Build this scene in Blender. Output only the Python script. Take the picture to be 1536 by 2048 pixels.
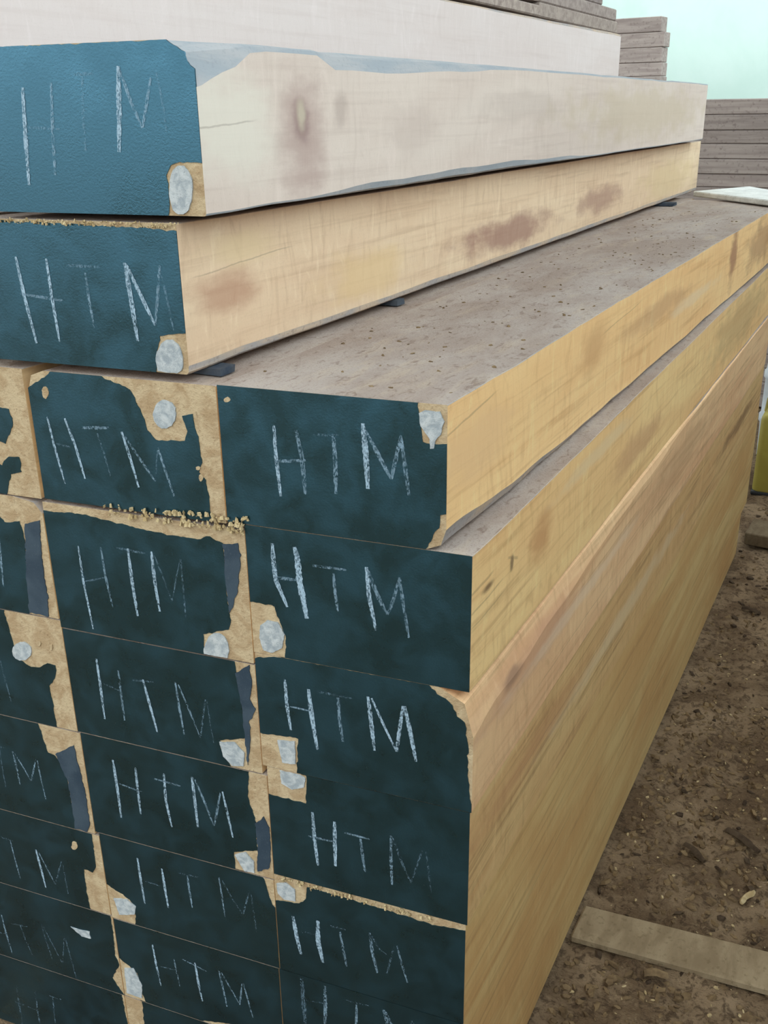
import bpy, bmesh, math, random
from mathutils import Vector, Matrix, noise
from mathutils.geometry import tessellate_polygon

for _o in list(bpy.data.objects):
    bpy.data.objects.remove(_o)
SC = bpy.context.scene
COL = SC.collection
rnd = random.Random(7)

# ------------------------------------------------------------------ camera
cam_d = bpy.data.cameras.new('camera')
cam = bpy.data.objects.new('camera', cam_d)
COL.objects.link(cam)
cam_d.sensor_fit = 'VERTICAL'
cam_d.sensor_height = 36.0
cam_d.lens = 36.0 * 1971.3 / 2048.0
cam_d.clip_start = 0.02
cam_d.clip_end = 200
_r = Vector((0.88828984, 0.45909139, -0.01327592))
_u = Vector((-0.16182454, 0.33990258, 0.92643351))
_f = Vector((-0.42983017, 0.82079311, -0.37622426))
_m = Matrix(((_r.x, _u.x, -_f.x, 0.4304), (_r.y, _u.y, -_f.y, -1.0630), (_r.z, _u.z, -_f.z, 1.715), (0, 0, 0, 1)))
cam.matrix_world = _m
SC.camera = cam

# ------------------------------------------------------------------ daylight: plain bright overcast sky
world = bpy.data.worlds.new('overcast_sky')
SC.world = world
world.use_nodes = True
bg = world.node_tree.nodes['Background']
bg.inputs['Color'].default_value = (0.86, 0.97, 1.0, 1)
bg.inputs['Strength'].default_value = 2.4

SC.view_settings.view_transform = 'Standard'
SC.view_settings.look = 'None'
SC.view_settings.gamma = 1.0
SC.view_settings.use_curve_mapping = False
SC.view_settings.exposure = 0.1


# ------------------------------------------------------------------ helpers
def srgb(r, g, b):
    def c(v):
        v /= 255.0
        return v / 12.92 if v <= 0.04045 else ((v + 0.055) / 1.055) ** 2.4
    return (c(r), c(g), c(b), 1.0)


def tag(o, label=None, cat=None, group=None, kind=None):
    if label: o['label'] = label
    if cat: o['category'] = cat
    if group: o['group'] = group
    if kind: o['kind'] = kind
    return o


def empty(name, loc):
    o = bpy.data.objects.new(name, None)
    o.empty_display_size = 0.05
    o.location = loc
    COL.objects.link(o)
    return o


def mesh_obj(name, verts, faces, mats, parent=None, midx=None, smooth=None, origin=(0, 0, 0)):
    ox, oy, oz = origin
    me = bpy.data.meshes.new(name)
    me.from_pydata([(v[0] - ox, v[1] - oy, v[2] - oz) for v in verts], [], faces)
    for m in (mats if isinstance(mats, (list, tuple)) else [mats]):
        me.materials.append(m)
    if midx:
        for p, i in zip(me.polygons, midx):
            p.material_index = i
    bm = bmesh.new(); bm.from_mesh(me)
    bmesh.ops.recalc_face_normals(bm, faces=bm.faces)
    bm.to_mesh(me); bm.free()
    if smooth is not None:
        me.shade_smooth()
        me.set_sharp_from_angle(angle=math.radians(smooth))
    o = bpy.data.objects.new(name, me)
    COL.objects.link(o)
    if parent is not None:
        o.parent = parent
    else:
        o.location = origin
    return o


class NT:
    """small node-tree builder"""
    def __init__(self, name):
        self.m = bpy.data.materials.new(name)
        self.m.use_nodes = True
        self.t = self.m.node_tree
        self.b = self.t.nodes['Principled BSDF']
        self.out = self.t.nodes['Material Output']

    def n(self, typ, **kw):
        nd = self.t.nodes.new(typ)
        for k, v in kw.items():
            setattr(nd, k, v)
        return nd

    def put(self, sock, v):
        if hasattr(v, 'is_linked') or isinstance(v, bpy.types.NodeSocket):
            self.t.links.new(v, sock)
        else:
            sock.default_value = v

    def math(self, op, a, b=0.0, clamp=False):
        nd = self.n('ShaderNodeMath', operation=op, use_clamp=clamp)
        self.put(nd.inputs[0], a); self.put(nd.inputs[1], b)
        return nd.outputs[0]

    def vmath(self, op, a, b=(0, 0, 0)):
        nd = self.n('ShaderNodeVectorMath', operation=op)
        self.put(nd.inputs[0], a); self.put(nd.inputs[1], b)
        return nd.outputs['Value'] if op in ('LENGTH', 'DOT_PRODUCT') else nd.outputs[0]

    def noise(self, vec, scale, detail=4.0, rough=0.55, dist=0.0):
        nd = self.n('ShaderNodeTexNoise')
        self.put(nd.inputs['Vector'], vec)
        nd.inputs['Scale'].default_value = scale
        nd.inputs['Detail'].default_value = detail
        nd.inputs['Roughness'].default_value = rough
        nd.inputs['Distortion'].default_value = dist
        return nd.outputs['Fac']

    def ramp(self, v, a, b, lo=0.0, hi=1.0, smooth=True):
        nd = self.n('ShaderNodeMapRange')
        nd.interpolation_type = 'SMOOTHSTEP' if smooth else 'LINEAR'
        self.put(nd.inputs['Value'], v)
        for k, x in (('From Min', a), ('From Max', b), ('To Min', lo), ('To Max', hi)):
            nd.inputs[k].default_value = x
        return nd.outputs['Result']

    def mix(self, fac, a, b, mode='MIX'):
        nd = self.n('ShaderNodeMix', data_type='RGBA', blend_type=mode)
        self.put(nd.inputs['Factor'], fac)
        self.put(nd.inputs['A'], a); self.put(nd.inputs['B'], b)
        return nd.outputs['Result']

    def bump(self, h, strength=0.3, dist=0.002):
        nd = self.n('ShaderNodeBump')
        nd.inputs['Strength'].default_value = strength
        nd.inputs['Distance'].default_value = dist
        self.put(nd.inputs['Height'], h)
        self.put(self.b.inputs['Normal'], nd.outputs['Normal'])

    def coord(self, rand=True):
        tc = self.n('ShaderNodeTexCoord').outputs['Object']
        if not rand:
            return tc
        r = self.n('ShaderNodeObjectInfo').outputs['Random']
        k = self.math('MULTIPLY', r, 37.0)
        cb = self.n('ShaderNodeCombineXYZ')
        self.put(cb.inputs[0], k); self.put(cb.inputs[1], self.math('MULTIPLY', r, 91.0)); self.put(cb.inputs[2], self.math('MULTIPLY', r, 53.0))
        return self.vmath('ADD', tc, cb.outputs[0])

    def done(self, col, rough=0.8, spec=0.25):
        self.put(self.b.inputs['Base Color'], col)
        self.put(self.b.inputs['Roughness'], rough)
        self.b.inputs['Specular IOR Level'].default_value = spec
        return self.m


def wood(name, base, warm, dark, blotches=(), cracks=(), top=None, streak=0.5, mott=0.5, sawk=1.0):
    """freshly sawn hardwood; grain runs along local Y; blotches = (y, z, ry, rz, colour, strength) on the side face"""
    g = NT(name)
    tc0 = g.coord(False)
    tc = g.coord(True)
    big = g.noise(g.vmath('MULTIPLY', tc, (3.0, 1.3, 5.0)), 1.0, 4, 0.6, 0.6)
    grain = g.noise(g.vmath('MULTIPLY', tc, (70.0, 2.2, 70.0)), 1.0, 5, 0.62, 0.35)
    flame = g.noise(g.vmath('MULTIPLY', tc, (14.0, 1.1, 16.0)), 1.0, 4, 0.55, 1.2)
    saw = g.noise(g.vmath('MULTIPLY', tc, (5.0, 30.0, 9.0)), 1.0, 4, 0.62, 1.6)
    fine = g.noise(tc, 420.0, 2, 0.6)
    c = g.mix(g.ramp(big, 0.36, 0.66, 0, mott), base, warm)
    c = g.mix(g.ramp(flame, 0.46, 0.66, 0, 0.80 * streak), c, warm)
    c = g.mix(g.ramp(grain, 0.48, 0.72, 0, 0.80 * streak), c, dark)
    c = g.mix(g.ramp(saw, 0.50, 0.72, 0, 0.26 * sawk), c, dark)
    c = g.mix(g.ramp(saw, 0.46, 0.28, 0, 0.34 * sawk), c, (min(1, base[0] * 1.25), min(1, base[1] * 1.25), min(1, base[2] * 1.3), 1))
    c = g.mix(g.ramp(fine, 0.55, 0.8, 0, 0.25), c, dark)
    wob = g.noise(g.vmath('MULTIPLY', tc0, (20.0, 9.0, 22.0)), 1.0, 4, 0.6)
    wob = g.math('MULTIPLY', g.math('SUBTRACT', wob, 0.5), 1.6)
    for (y, z, ry, rz, col, st) in blotches:
        d = g.vmath('MULTIPLY', g.vmath('SUBTRACT', tc0, (0, y, z)), (0, 1.0 / ry, 1.0 / rz))
        l = g.math('ADD', g.vmath('LENGTH', d), wob)
        c = g.mix(g.ramp(l, 1.15, 0.35, 0, st), c, col)
    for (y, z, ln, slope, th) in cracks:      # thin dark checks running with the grain
        sep = g.n('ShaderNodeSeparateXYZ'); g.put(sep.inputs[0], tc0)
        dy = g.math('SUBTRACT', sep.outputs[1], y)
        zz = g.math('SUBTRACT', g.math('SUBTRACT', sep.outputs[2], z), g.math('MULTIPLY', dy, slope))
        zz = g.math('ADD', zz, g.math('MULTIPLY', wob, 0.006))
        a = g.ramp(g.math('ABSOLUTE', zz), th, th * 0.3)
        bnd = g.ramp(g.math('ABSOLUTE', dy), ln, ln * 0.6)
        c = g.mix(g.math('MULTIPLY', g.math('MULTIPLY', a, bnd), 0.30), c, srgb(96, 74, 64))
    oc = g.n('ShaderNodeObjectInfo').outputs['Color']
    c = g.mix(1.0, c, oc, 'MULTIPLY')
    g.bump(g.math('ADD', g.math('MULTIPLY', grain, 0.6), g.math('MULTIPLY', saw, 0.5)), 0.35, 0.002)
    return g.done(c, 0.72, 0.25)


def mat_dust():
    g = NT('dusty_sawn_top')
    tc = g.coord(True)
    big = g.noise(g.vmath('MULTIPLY', tc, (5.0, 2.2, 1)), 1.0, 5, 0.65, 0.4)
    fl = g.noise(g.vmath('MULTIPLY', tc, (75.0, 34.0, 1)), 1.0, 4, 0.65, 0.8)
    fn = g.noise(tc, 300.0, 3, 0.7)
    edge = g.noise(g.vmath('MULTIPLY', tc, (30.0, 6.0, 1)), 1.0, 4, 0.6, 0.3)
    c = g.mix(g.ramp(big, 0.36, 0.64), srgb(160, 144, 134), srgb(178, 166, 158))
    c = g.mix(g.ramp(edge, 0.5, 0.75, 0, 0.5), c, srgb(190, 172, 152))
    c = g.mix(g.ramp(fl, 0.53, 0.70, 0, 0.55), c, srgb(112, 90, 78))
    c = g.mix(g.ramp(fn, 0.5, 0.75, 0, 0.5), c, srgb(120, 102, 90))
    g.bump(g.math('ADD', fl, fn), 0.6, 0.004)
    return g.done(c, 0.95, 0.1)


def mat_wane(name='grey_wane', k1=(168, 162, 160), k2=(196, 176, 156), k3=(126, 112, 106)):
    g = NT(name)
    tc = g.coord(True)
    a = g.noise(g.vmath('MULTIPLY', tc, (30.0, 6.0, 30.0)), 1.0, 5, 0.6, 0.5)
    b = g.noise(tc, 160.0, 3, 0.6)
    c = g.mix(g.ramp(a, 0.38, 0.62), srgb(*k1), srgb(*k2))
    c = g.mix(g.ramp(b, 0.52, 0.72, 0, 0.5), c, srgb(*k3))
    g.bump(a, 0.5, 0.004)
    return g.done(c, 0.85, 0.2)


def mat_end():
    g = NT('bare_end_grain')
    tc = g.coord(True)
    a = g.noise(tc, 34.0, 5, 0.62, 0.6)
    b = g.noise(tc, 210.0, 3, 0.65)
    c = g.mix(g.ramp(a, 0.36, 0.64), srgb(186, 164, 132), srgb(164, 138, 106))
    c = g.mix(g.ramp(b, 0.56, 0.74, 0, 0.5), c, srgb(124, 100, 74))
    g.bump(g.math('ADD', a, b), 0.6, 0.003)
    return g.done(c, 0.9, 0.15)


def mat_paint(name='navy_end_paint', c1=(1, 8, 13), c2=(3, 15, 21), c3=(8, 30, 38), rough=0.31, spec=1.0, tint=(0.30, 0.72, 1.0, 1), ior=1.85):
    g = NT(name)
    tc = g.coord(True)
    a = g.noise(tc, 16.0, 5, 0.6, 0.4)
    b = g.noise(tc, 330.0, 3, 0.7)
    c = g.mix(g.ramp(a, 0.35, 0.65), srgb(*c1), srgb(*c2))
    c = g.mix(g.ramp(b, 0.55, 0.75, 0, 0.6), c, srgb(*c3))
    g.bump(g.math('ADD', g.math('MULTIPLY', a, 0.5), b), 0.2, 0.0012)
    g.b.inputs['Specular Tint'].default_value = tint
    g.b.inputs['IOR'].default_value = ior
    return g.done(c, g.ramp(a, 0.3, 0.7, rough - 0.06, rough + 0.1), spec)


def mat_chalk(name, lo, hi, col, op):
    g = NT(name)
    tc = g.coord(True)
    a = g.noise(g.vmath('MULTIPLY', tc, (1.0, 1.0, 0.55)), 420.0, 4, 0.72)
    b = g.noise(tc, 60.0, 3, 0.6)
    k = g.ramp(g.math('ADD', a, g.math('MULTIPLY', g.math('SUBTRACT', b, 0.5), 0.35)), lo, hi)
    g.put(g.b.inputs['Alpha'], g.math('MULTIPLY', k, op))
    return g.done(srgb(*col), 0.95, 0.05)


def mat_plain(name, c1, c2, scale=20.0, rough=0.8, spec=0.25, bump=0.3, stretch=(1, 1, 1), c3=None):
    g = NT(name)
    tc = g.coord(True)
    a = g.noise(g.vmath('MULTIPLY', tc, stretch), scale, 5, 0.6, 0.4)
    b = g.noise(tc, scale * 9, 3, 0.6)
    c = g.mix(g.ramp(a, 0.34, 0.66), srgb(*c1), srgb(*c2))
    if c3:
        c = g.mix(g.ramp(b, 0.54, 0.72, 0, 0.7), c, srgb(*c3))
    oc = g.n('ShaderNodeObjectInfo').outputs['Color']
    c = g.mix(1.0, c, oc, 'MULTIPLY')
    g.bump(g.math('ADD', a, g.math('MULTIPLY', b, 0.5)), bump, 0.003)
    return g.done(c, rough, spec)


DUST, WANE, END = mat_dust(), mat_wane(), mat_end()
WANE_BLUE = mat_wane('blue_grey_wane', (160, 166, 172), (176, 176, 178), (148, 152, 158))
PAINT = mat_paint()
FADED = mat_paint('faded_grey_paint', (38, 54, 68), (54, 68, 80), (76, 86, 92), 0.6, 0.4, (1, 1, 1, 1), 1.5)
MARK = mat_plain('pale_grey_mark', (150, 156, 160), (186, 188, 188), 90, 0.9, 0.1, 0.4, c3=(128, 132, 136))
CHALK = [mat_chalk('chalk_strong', 0.34, 0.60, (166, 188, 204), 0.85),
         mat_chalk('chalk_medium', 0.38, 0.66, (150, 176, 194), 0.62),
         mat_chalk('chalk_faint', 0.42, 0.72, (140, 168, 188), 0.42)]
BACK_WOOD = mat_plain('weathered_board', (150, 136, 128), (172, 158, 148), 6, 0.85, 0.2, 0.3, (0.4, 6, 8), (126, 112, 106))
SAWDUST = mat_plain('pale_sawdust', (196, 176, 138), (170, 146, 106), 60, 0.95, 0.1, 0.6)
CHIP = mat_plain('wood_chip', (132, 110, 82), (96, 78, 58), 25, 0.95, 0.1, 0.5)
BARK = mat_plain('bark', (62, 50, 40), (84, 70, 56), 30, 0.95, 0.1, 0.7)

WB, WW, WD = srgb(222, 190, 142), srgb(206, 164, 120), srgb(160, 122, 86)
WOOD = wood('sawn_hardwood', WB, WW, WD)

# ------------------------------------------------------------------ the shed: sawdust floor, pale back wall, added roof and right wall shaping the light
SK = math.tan(math.radians(6.8))      # the sawn ends line up slightly askew of square


def build_ground():
    xs = [-60, -20, -9, -6, -4, -2.5, -1.6, -1.0, -0.6, -0.3] + [-0.12 + 0.014 * i for i in range(62)] + [0.82, 0.95, 1.15, 1.5, 2.2, 3.2, 5, 8, 20, 60]
    ys = [-60, -20, -7, -4, -2.5, -1.5, -0.9, -0.4, 0.0] + [0.15 + 0.016 * i for i in range(100)] + [1.75 + 0.04 * i for i in range(60)] + [4.2, 4.6, 5.2, 6, 7, 8.4, 9.5]
    V, F = [], []
    for y in ys:
        for x in xs:
            z = -0.012
            if -0.2 < x < 0.9 and 0 < y < 4.3:
                h = noise.fractal(Vector((x * 7, y * 7, 3.1)), 0.8, 2.1, 5) * 0.016
                h += max(0, noise.noise(Vector((x * 38, y * 38, 8)))) * 0.014
                z += h - 0.002
                if x < 0.03: z = min(z, -0.004)
            V.append((x, y, z))
    nx = len(xs)
    for j in range(len(ys) - 1):
        for i in range(nx - 1):
            a = j * nx + i
            F.append((a, a + 1, a + nx + 1, a + nx))
    g = NT('sawdust_floor')
    tc = g.coord(False)
    a = g.noise(tc, 5.0, 6, 0.65, 0.4)
    b = g.noise(tc, 46.0, 5, 0.7, 0.6)
    d = g.noise(g.vmath('MULTIPLY', tc, (1.0, 2.2, 1)), 150.0, 4, 0.7, 0.8)
    c = g.mix(g.ramp(a, 0.38, 0.64), srgb(112, 91, 70), srgb(158, 134, 107))
    c = g.mix(g.ramp(b, 0.48, 0.62, 0, 0.75), c, srgb(76, 60, 46))
    c = g.mix(g.ramp(d, 0.56, 0.72, 0, 0.8), c, srgb(164, 142, 112))
    c = g.mix(g.ramp(d, 0.44, 0.30, 0, 0.7), c, srgb(52, 42, 32))
    g.bump(g.math('ADD', b, d), 0.8, 0.008)
    m = g.done(c, 0.95, 0.1)
    o = mesh_obj('floor', V, F, m, smooth=60)
    tag(o, 'brown sawdust-covered ground beside the timber stack', 'floor', kind='structure')


build_ground()


def box_verts(x0, x1, y0, y1, z0, z1):
    v = [(x0, y0, z0), (x1, y0, z0), (x1, y1, z0), (x0, y1, z0), (x0, y0, z1), (x1, y0, z1), (x1, y1, z1), (x0, y1, z1)]
    f = [(0, 3, 2, 1), (4, 5, 6, 7), (0, 1, 5, 4), (1, 2, 6, 5), (2, 3, 7, 6), (3, 0, 4, 7)]
    return v, f


M_WALL = mat_plain('pale_mint_plaster', (210, 234, 224), (222, 242, 234), 1.2, 0.9, 0.2, 0.15)
v, f = box_verts(-7, 4.5, 8.6, 8.8, -0.02, 4.2)
tag(mesh_obj('wall_back', v, f, M_WALL), 'pale mint plastered wall far behind the stacks', 'wall', kind='structure')
M_ADDED_WALL = mat_plain('added_dark_wall', (92, 84, 74), (110, 100, 88), 3, 0.9, 0.1, 0.4)
v, f = box_verts(1.6, 1.8, -3.0, 8.6, -0.02, 2.1)  # unseen wall, added so side light falls off towards the ground
tag(mesh_obj('added_wall_right', v, f, M_ADDED_WALL), 'added unseen dark wall dimming the low light right of the stack', 'wall', kind='structure')
M_ADDED_ROOF = mat_plain('added_roof_sheet', (150, 150, 148), (170, 170, 168), 2, 0.7, 0.3, 0.2)
v, f = box_verts(-7, 0.9, -1.2, 4.6, 4.2, 4.26)  # unseen roof, added to block light from overhead
tag(mesh_obj('added_roof', v, f, M_ADDED_ROOF), 'added unseen grey roof keeping overhead light off the timber stacks', 'roof', kind='structure')

# ------------------------------------------------------------------ face data (metres * 10000, on the plane of the sawn ends)
FACE = {  # outlines on the sawn ends, tenths of a millimetre: paint coat, faded paint, bare spots, pale marks, chalk strokes (points, width, level)
 'U1': dict(
  paint=[[(-6776,17539),(-6578,17838),(-6200,17975),(-5885,18032),(-5514,18019),(-5225,17988),(-5155,17974),(-4725,17971),(-4235,17976),(-4042,17991),(-3814,17972),(-3588,17827),(-3477,17600),(-3459,17308),(-3466,17088),(-3433,16865),(-3433,16797),(-3478,16752),(-3505,16610),(-3768,16615),(-3898,16580),(-3967,16463),(-3947,16257),(-3993,16096),(-4134,15997),(-5788,15964),(-7108,15983)]],
  marks=[[(-3612,16291),(-3641,16163),(-3699,16059),(-3773,16000),(-3849,15999),(-3912,16055),(-3948,16158),(-3951,16287),(-3920,16415),(-3862,16517),(-3789,16573),(-3714,16573),(-3653,16518),(-3616,16417)]],
  letters=[[([(-5931,17493),(-5986,16982),(-6042,16324)],57,0),([(-5491,17541),(-5559,17003),(-5613,16451)],43,1),([(-6055,17030),(-5445,17002)],28,2)],
   [([(-5239,17632),(-4833,17622)],36,2),([(-5022,17615),(-5076,17162),(-5103,16741)],36,2)],
   [([(-4494,17702),(-4545,17212),(-4610,16729)],64,0),([(-4477,17669),(-4374,17323),(-4244,17005)],43,1),([(-4236,17011),(-4058,17565)],36,1),([(-3980,17645),(-3928,17315),(-3906,16952)],28,2)]],
 ),
 'U2': dict(
  paint=[[(-7457,15871),(-6615,15863),(-5416,15840),(-4286,15818),(-3875,15797),(-3899,15564),(-3876,15442),(-3872,15192),(-3882,14809),(-3875,14511),(-4103,14483),(-4282,14439),(-4356,14254),(-4407,14013),(-4352,13818),(-5327,13783),(-6157,13790),(-7009,13857),(-7911,13851)]],
  marks=[[(-3974,14132),(-4008,14001),(-4076,13892),(-4166,13827),(-4259,13819),(-4337,13872),(-4383,13973),(-4389,14103),(-4353,14234),(-4284,14342),(-4195,14404),(-4103,14410),(-4027,14358),(-3981,14260)]],
  letters=[[([(-6431,15397),(-6385,14882),(-6294,14222)],50,0),([(-5934,15388),(-5927,14904),(-5901,14268)],43,0),([(-6449,14899),(-5751,14838)],36,1)],
   [([(-5618,15314),(-5084,15309)],36,2),([(-5338,15227),(-5329,14866),(-5303,14505)],36,1)],
   [([(-4706,15380),(-4669,14898),(-4637,14356)],64,0),([(-4680,15349),(-4515,14971),(-4341,14588)],50,0),([(-4341,14588),(-4257,14983),(-4184,15368)],43,1),([(-4180,15337),(-4122,14926),(-4068,14525)],28,2)]],
 ),
 'M1': dict(
  paint=[[(-6498,13309),(-6368,13556),(-6103,13708),(-5340,13690),(-4842,13674),(-4792,13558),(-4695,13311),(-4647,13114),(-4527,12981),(-4049,13016),(-4003,13163),(-4068,13369),(-3917,13411),(-3844,13051),(-3828,12729),(-3889,12577),(-3789,12478),(-3761,12186),(-3742,11963),(-4345,11860),(-5174,11868),(-6126,11864),(-6477,11900),(-6555,12232),(-6575,12773)]],
  bare=[[(-6210,13525),(-6234,13466),(-6275,13433),(-6315,13440),(-6334,13485),(-6323,13546),(-6288,13594),(-6245,13608),(-6215,13581)],[(-3817,12512),(-3833,12468),(-3862,12448),(-3889,12462),(-3896,12502),(-3881,12546),(-3851,12566),(-3825,12552)],[(-3844,12648),(-3861,12617),(-3895,12606),(-3920,12623),(-3917,12655),(-3888,12678),(-3856,12675)]],
  marks=[[(-4159,13389),(-4186,13297),(-4244,13220),(-4322,13173),(-4403,13165),(-4473,13198),(-4515,13266),(-4523,13355),(-4494,13447),(-4435,13523),(-4358,13569),(-4277,13576),(-4209,13543),(-4167,13476)]],
  letters=[[([(-6299,13155),(-6249,12730),(-6152,12145)],36,0),([(-5997,13161),(-5880,12768),(-5785,12267)],43,0),([(-6244,12761),(-5971,12736)],28,2)],
   [([(-5718,13047),(-5260,13091)],43,1),([(-5474,12989),(-5406,12705),(-5336,12357)],28,2)],
   [([(-5060,13052),(-4969,12678),(-4884,12243)],43,0),([(-5012,12983),(-4820,12694),(-4598,12368)],36,1),([(-4598,12368),(-4499,12875)],21,2),([(-4499,12875),(-4415,12553),(-4311,12177)],36,1)]],
 ),
 'M2': dict(
  paint=[[(-6493,11648),(-5977,11692),(-5082,11597),(-4418,11556),(-4011,11559),(-3804,11627),(-3611,11554),(-3590,11137),(-3606,10656),(-3575,10336),(-3628,10178),(-3773,10118),(-4049,10017),(-4067,9828),(-3959,9523),(-5036,9504),(-6636,9612),(-6579,10586)]],
  faded=[[(-3604,11540),(-3372,11589),(-3331,11410),(-3379,11092),(-3423,10831),(-3525,10557),(-3590,10448),(-3600,10818)]],
  marks=[[(-3642,9807),(-3674,9665),(-3742,9541),(-3833,9461),(-3929,9442),(-4010,9488),(-4059,9589),(-4068,9725),(-4034,9868),(-3964,9990),(-3874,10067),(-3780,10084),(-3701,10039),(-3652,9940)]],
  letters=[[([(-6077,11158),(-6075,10581),(-6016,9751)],36,0),([(-5672,11192),(-5658,10732),(-5597,10208)],36,1),([(-6040,10570),(-5663,10697)],28,2)],
   [([(-5397,11224),(-4901,11208)],36,2),([(-5195,11245),(-5190,10681),(-5163,10130)],50,0)],
   [([(-4794,11256),(-4790,10705),(-4762,10276)],50,0),([(-4755,11230),(-4650,10891),(-4526,10484)],28,2),([(-4524,10501),(-4324,11199)],21,2),([(-4308,11201),(-4318,10700),(-4320,10262)],28,2)]],
 ),
 'M3': dict(
  paint=[[(-6619,9543),(-5040,9468),(-3956,9463),(-3563,9448),(-3521,9118),(-3485,8712),(-3479,8326),(-3940,8172),(-3952,8030),(-3785,7725),(-4971,7709),(-6569,7650)]],
  faded=[[(-3563,9448),(-3329,9699),(-3301,9295),(-3360,9039),(-3271,8883),(-3387,8662),(-3393,8346),(-3482,7819),(-3493,8368),(-3504,8903)]],
  marks=[[(-3942,8144),(-3678,8197),(-3517,8042),(-3554,7783),(-3756,7751),(-3894,7886)]],
  letters=[[([(-6038,9219),(-6034,8725),(-6038,8092)],43,0),([(-5650,9079),(-5656,8619),(-5652,8151)],36,1),([(-5970,8775),(-5663,8701)],28,2)],
   [([(-5409,8955),(-5024,8999)],28,2),([(-5212,9005),(-5144,8590),(-5059,8069)],43,0)],
   [([(-4624,9081),(-4602,8617),(-4562,8137)],36,1),([(-4574,9047),(-4439,8653),(-4276,8148)],28,1),([(-4276,8148),(-4121,8875)],28,2),([(-4094,8881),(-4076,8507),(-4043,8092)],21,2)]],
 ),
 'M4': dict(
  paint=[[(-6533,7560),(-4981,7620),(-3477,7652),(-3469,7522),(-3526,7222),(-3465,6968),(-3420,6736),(-3431,6186),(-3866,6027),(-3866,5801),(-3650,5629),(-4728,5573),(-6415,5415),(-6478,6460)]],
  faded=[[(-3422,6706),(-3268,6905),(-3194,6702),(-3180,6360),(-3227,5893),(-3461,5750),(-3422,6189)]],
  marks=[[(-3852,5980),(-3644,6093),(-3511,5939),(-3509,5704),(-3692,5678)]],
  letters=[[([(-5994,7304),(-5982,6744),(-5985,6135)],50,0),([(-5567,7261),(-5577,6799),(-5578,6319)],43,0),([(-5939,6847),(-5492,6791)],28,1)],
   [([(-5233,7128),(-4741,7107)],36,1),([(-5028,7279),(-5051,6737),(-4994,6214)],43,0)],
   [([(-4505,7353),(-4496,6886),(-4491,6356)],50,0),([(-4455,7308),(-4333,6959),(-4193,6490)],36,1),([(-4176,6475),(-4007,7172)],36,1),([(-3969,7201),(-3913,6796),(-3852,6325)],36,0)]],
 ),
 'M5': dict(
  paint=[[(-6369,5232),(-4736,5486),(-3514,5630),(-3356,5283),(-3244,4896),(-3245,3824),(-4712,3731),(-6016,3685),(-5951,4202),(-6108,4344),(-6426,4526)]],
  marks=[[(-6401,4249),(-6113,4308),(-5941,4205),(-5997,4004),(-6324,3895)]],
  letters=[[([(-5769,5335),(-5759,4846),(-5740,4339)],43,0),([(-5294,5252),(-5282,4831),(-5259,4406)],43,0),([(-5707,4863),(-5369,4847)],21,2)],
   [([(-4972,5254),(-4584,5288)],28,2),([(-4798,5254),(-4791,4932),(-4769,4567)],36,1)],
   [([(-4186,5401),(-4162,5025),(-4142,4576)],28,1),([(-4124,5356),(-3973,5032),(-3790,4736)],28,2),([(-3790,4736),(-3628,5302)],28,2),([(-3603,5267),(-3584,4891),(-3559,4444)],28,2)]],
 ),
 'M6': dict(
  paint=[[(-6354,3511),(-4721,3636),(-3252,3709),(-3230,3123),(-3230,2298),(-4919,1550),(-6141,1567),(-6027,2053),(-6124,2572),(-6307,2810),(-6409,3015)]],
  marks=[[(-6389,2598),(-6186,2671),(-6052,2292),(-6092,1965),(-6417,1967)]],
  letters=[[([(-5697,3409),(-5671,2920),(-5630,2450)],36,0),([(-5275,3229),(-5250,2894),(-5221,2580)],28,1),([(-5638,2931),(-5252,2965)],28,2)],
   [([(-5097,3281),(-4625,3171)],28,1),([(-4844,3290),(-4819,2815),(-4777,2398)],43,0)],
   [([(-4368,3277),(-4322,2883),(-4278,2459)],36,1),([(-4321,3248),(-4169,2941),(-4008,2612)],28,1),([(-4008,2612),(-3929,3137)],28,1),([(-3899,3148),(-3845,2829),(-3768,2394)],28,1)]],
 ),
 'L1': dict(
  paint=[[(-10181,13688),(-7589,13651),(-7097,13593),(-7153,13213),(-6976,13206),(-6938,12982),(-7136,12654),(-7272,12702),(-7382,12336),(-7276,12308),(-7117,12468),(-6916,12474),(-6925,12228),(-7135,12180),(-7269,11866),(-7332,11736),(-10431,11740)]],
 ),
 'L2': dict(
  paint=[[(-10594,11546),(-7622,11699),(-7498,11467),(-7408,11345),(-7112,11418),(-7076,11106),(-7146,10410),(-7227,9640),(-7255,9590),(-10791,9683)]],
  faded=[[(-7022,11397),(-6730,11486),(-6785,11063),(-6818,10548),(-6802,10204),(-6848,9824),(-7218,9687),(-7149,10496)]],
  letters=[[([(-7560,11054),(-7593,10688),(-7644,10223)],36,1)]],
 ),
 'L3': dict(
  paint=[[(-10701,9601),(-7733,9457),(-7653,9147),(-7621,8890),(-7376,8807),(-7197,8814),(-7027,8942),(-6866,8918),(-6903,8695),(-7054,8493),(-7054,8205),(-7049,7933),(-7055,7537),(-7435,7448),(-10943,7437)]],
  bare=[[(-7094,9290),(-7116,9250),(-7151,9234),(-7174,9255),(-7167,9296),(-7135,9327),(-7103,9324)],[(-6856,9262),(-6876,9208),(-6904,9190),(-6918,9222),(-6909,9280),(-6882,9319),(-6859,9311)]],
  marks=[[(-7304,9102),(-7337,9019),(-7403,8944),(-7488,8893),(-7576,8875),(-7648,8896),(-7691,8950),(-7696,9027),(-7661,9111),(-7594,9185),(-7509,9235),(-7422,9252),(-7351,9231),(-7309,9178)]],
  letters=[[([(-7982,8801),(-7953,8421),(-7907,8020)],28,2)]],
 ),
 'L4': dict(
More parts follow.
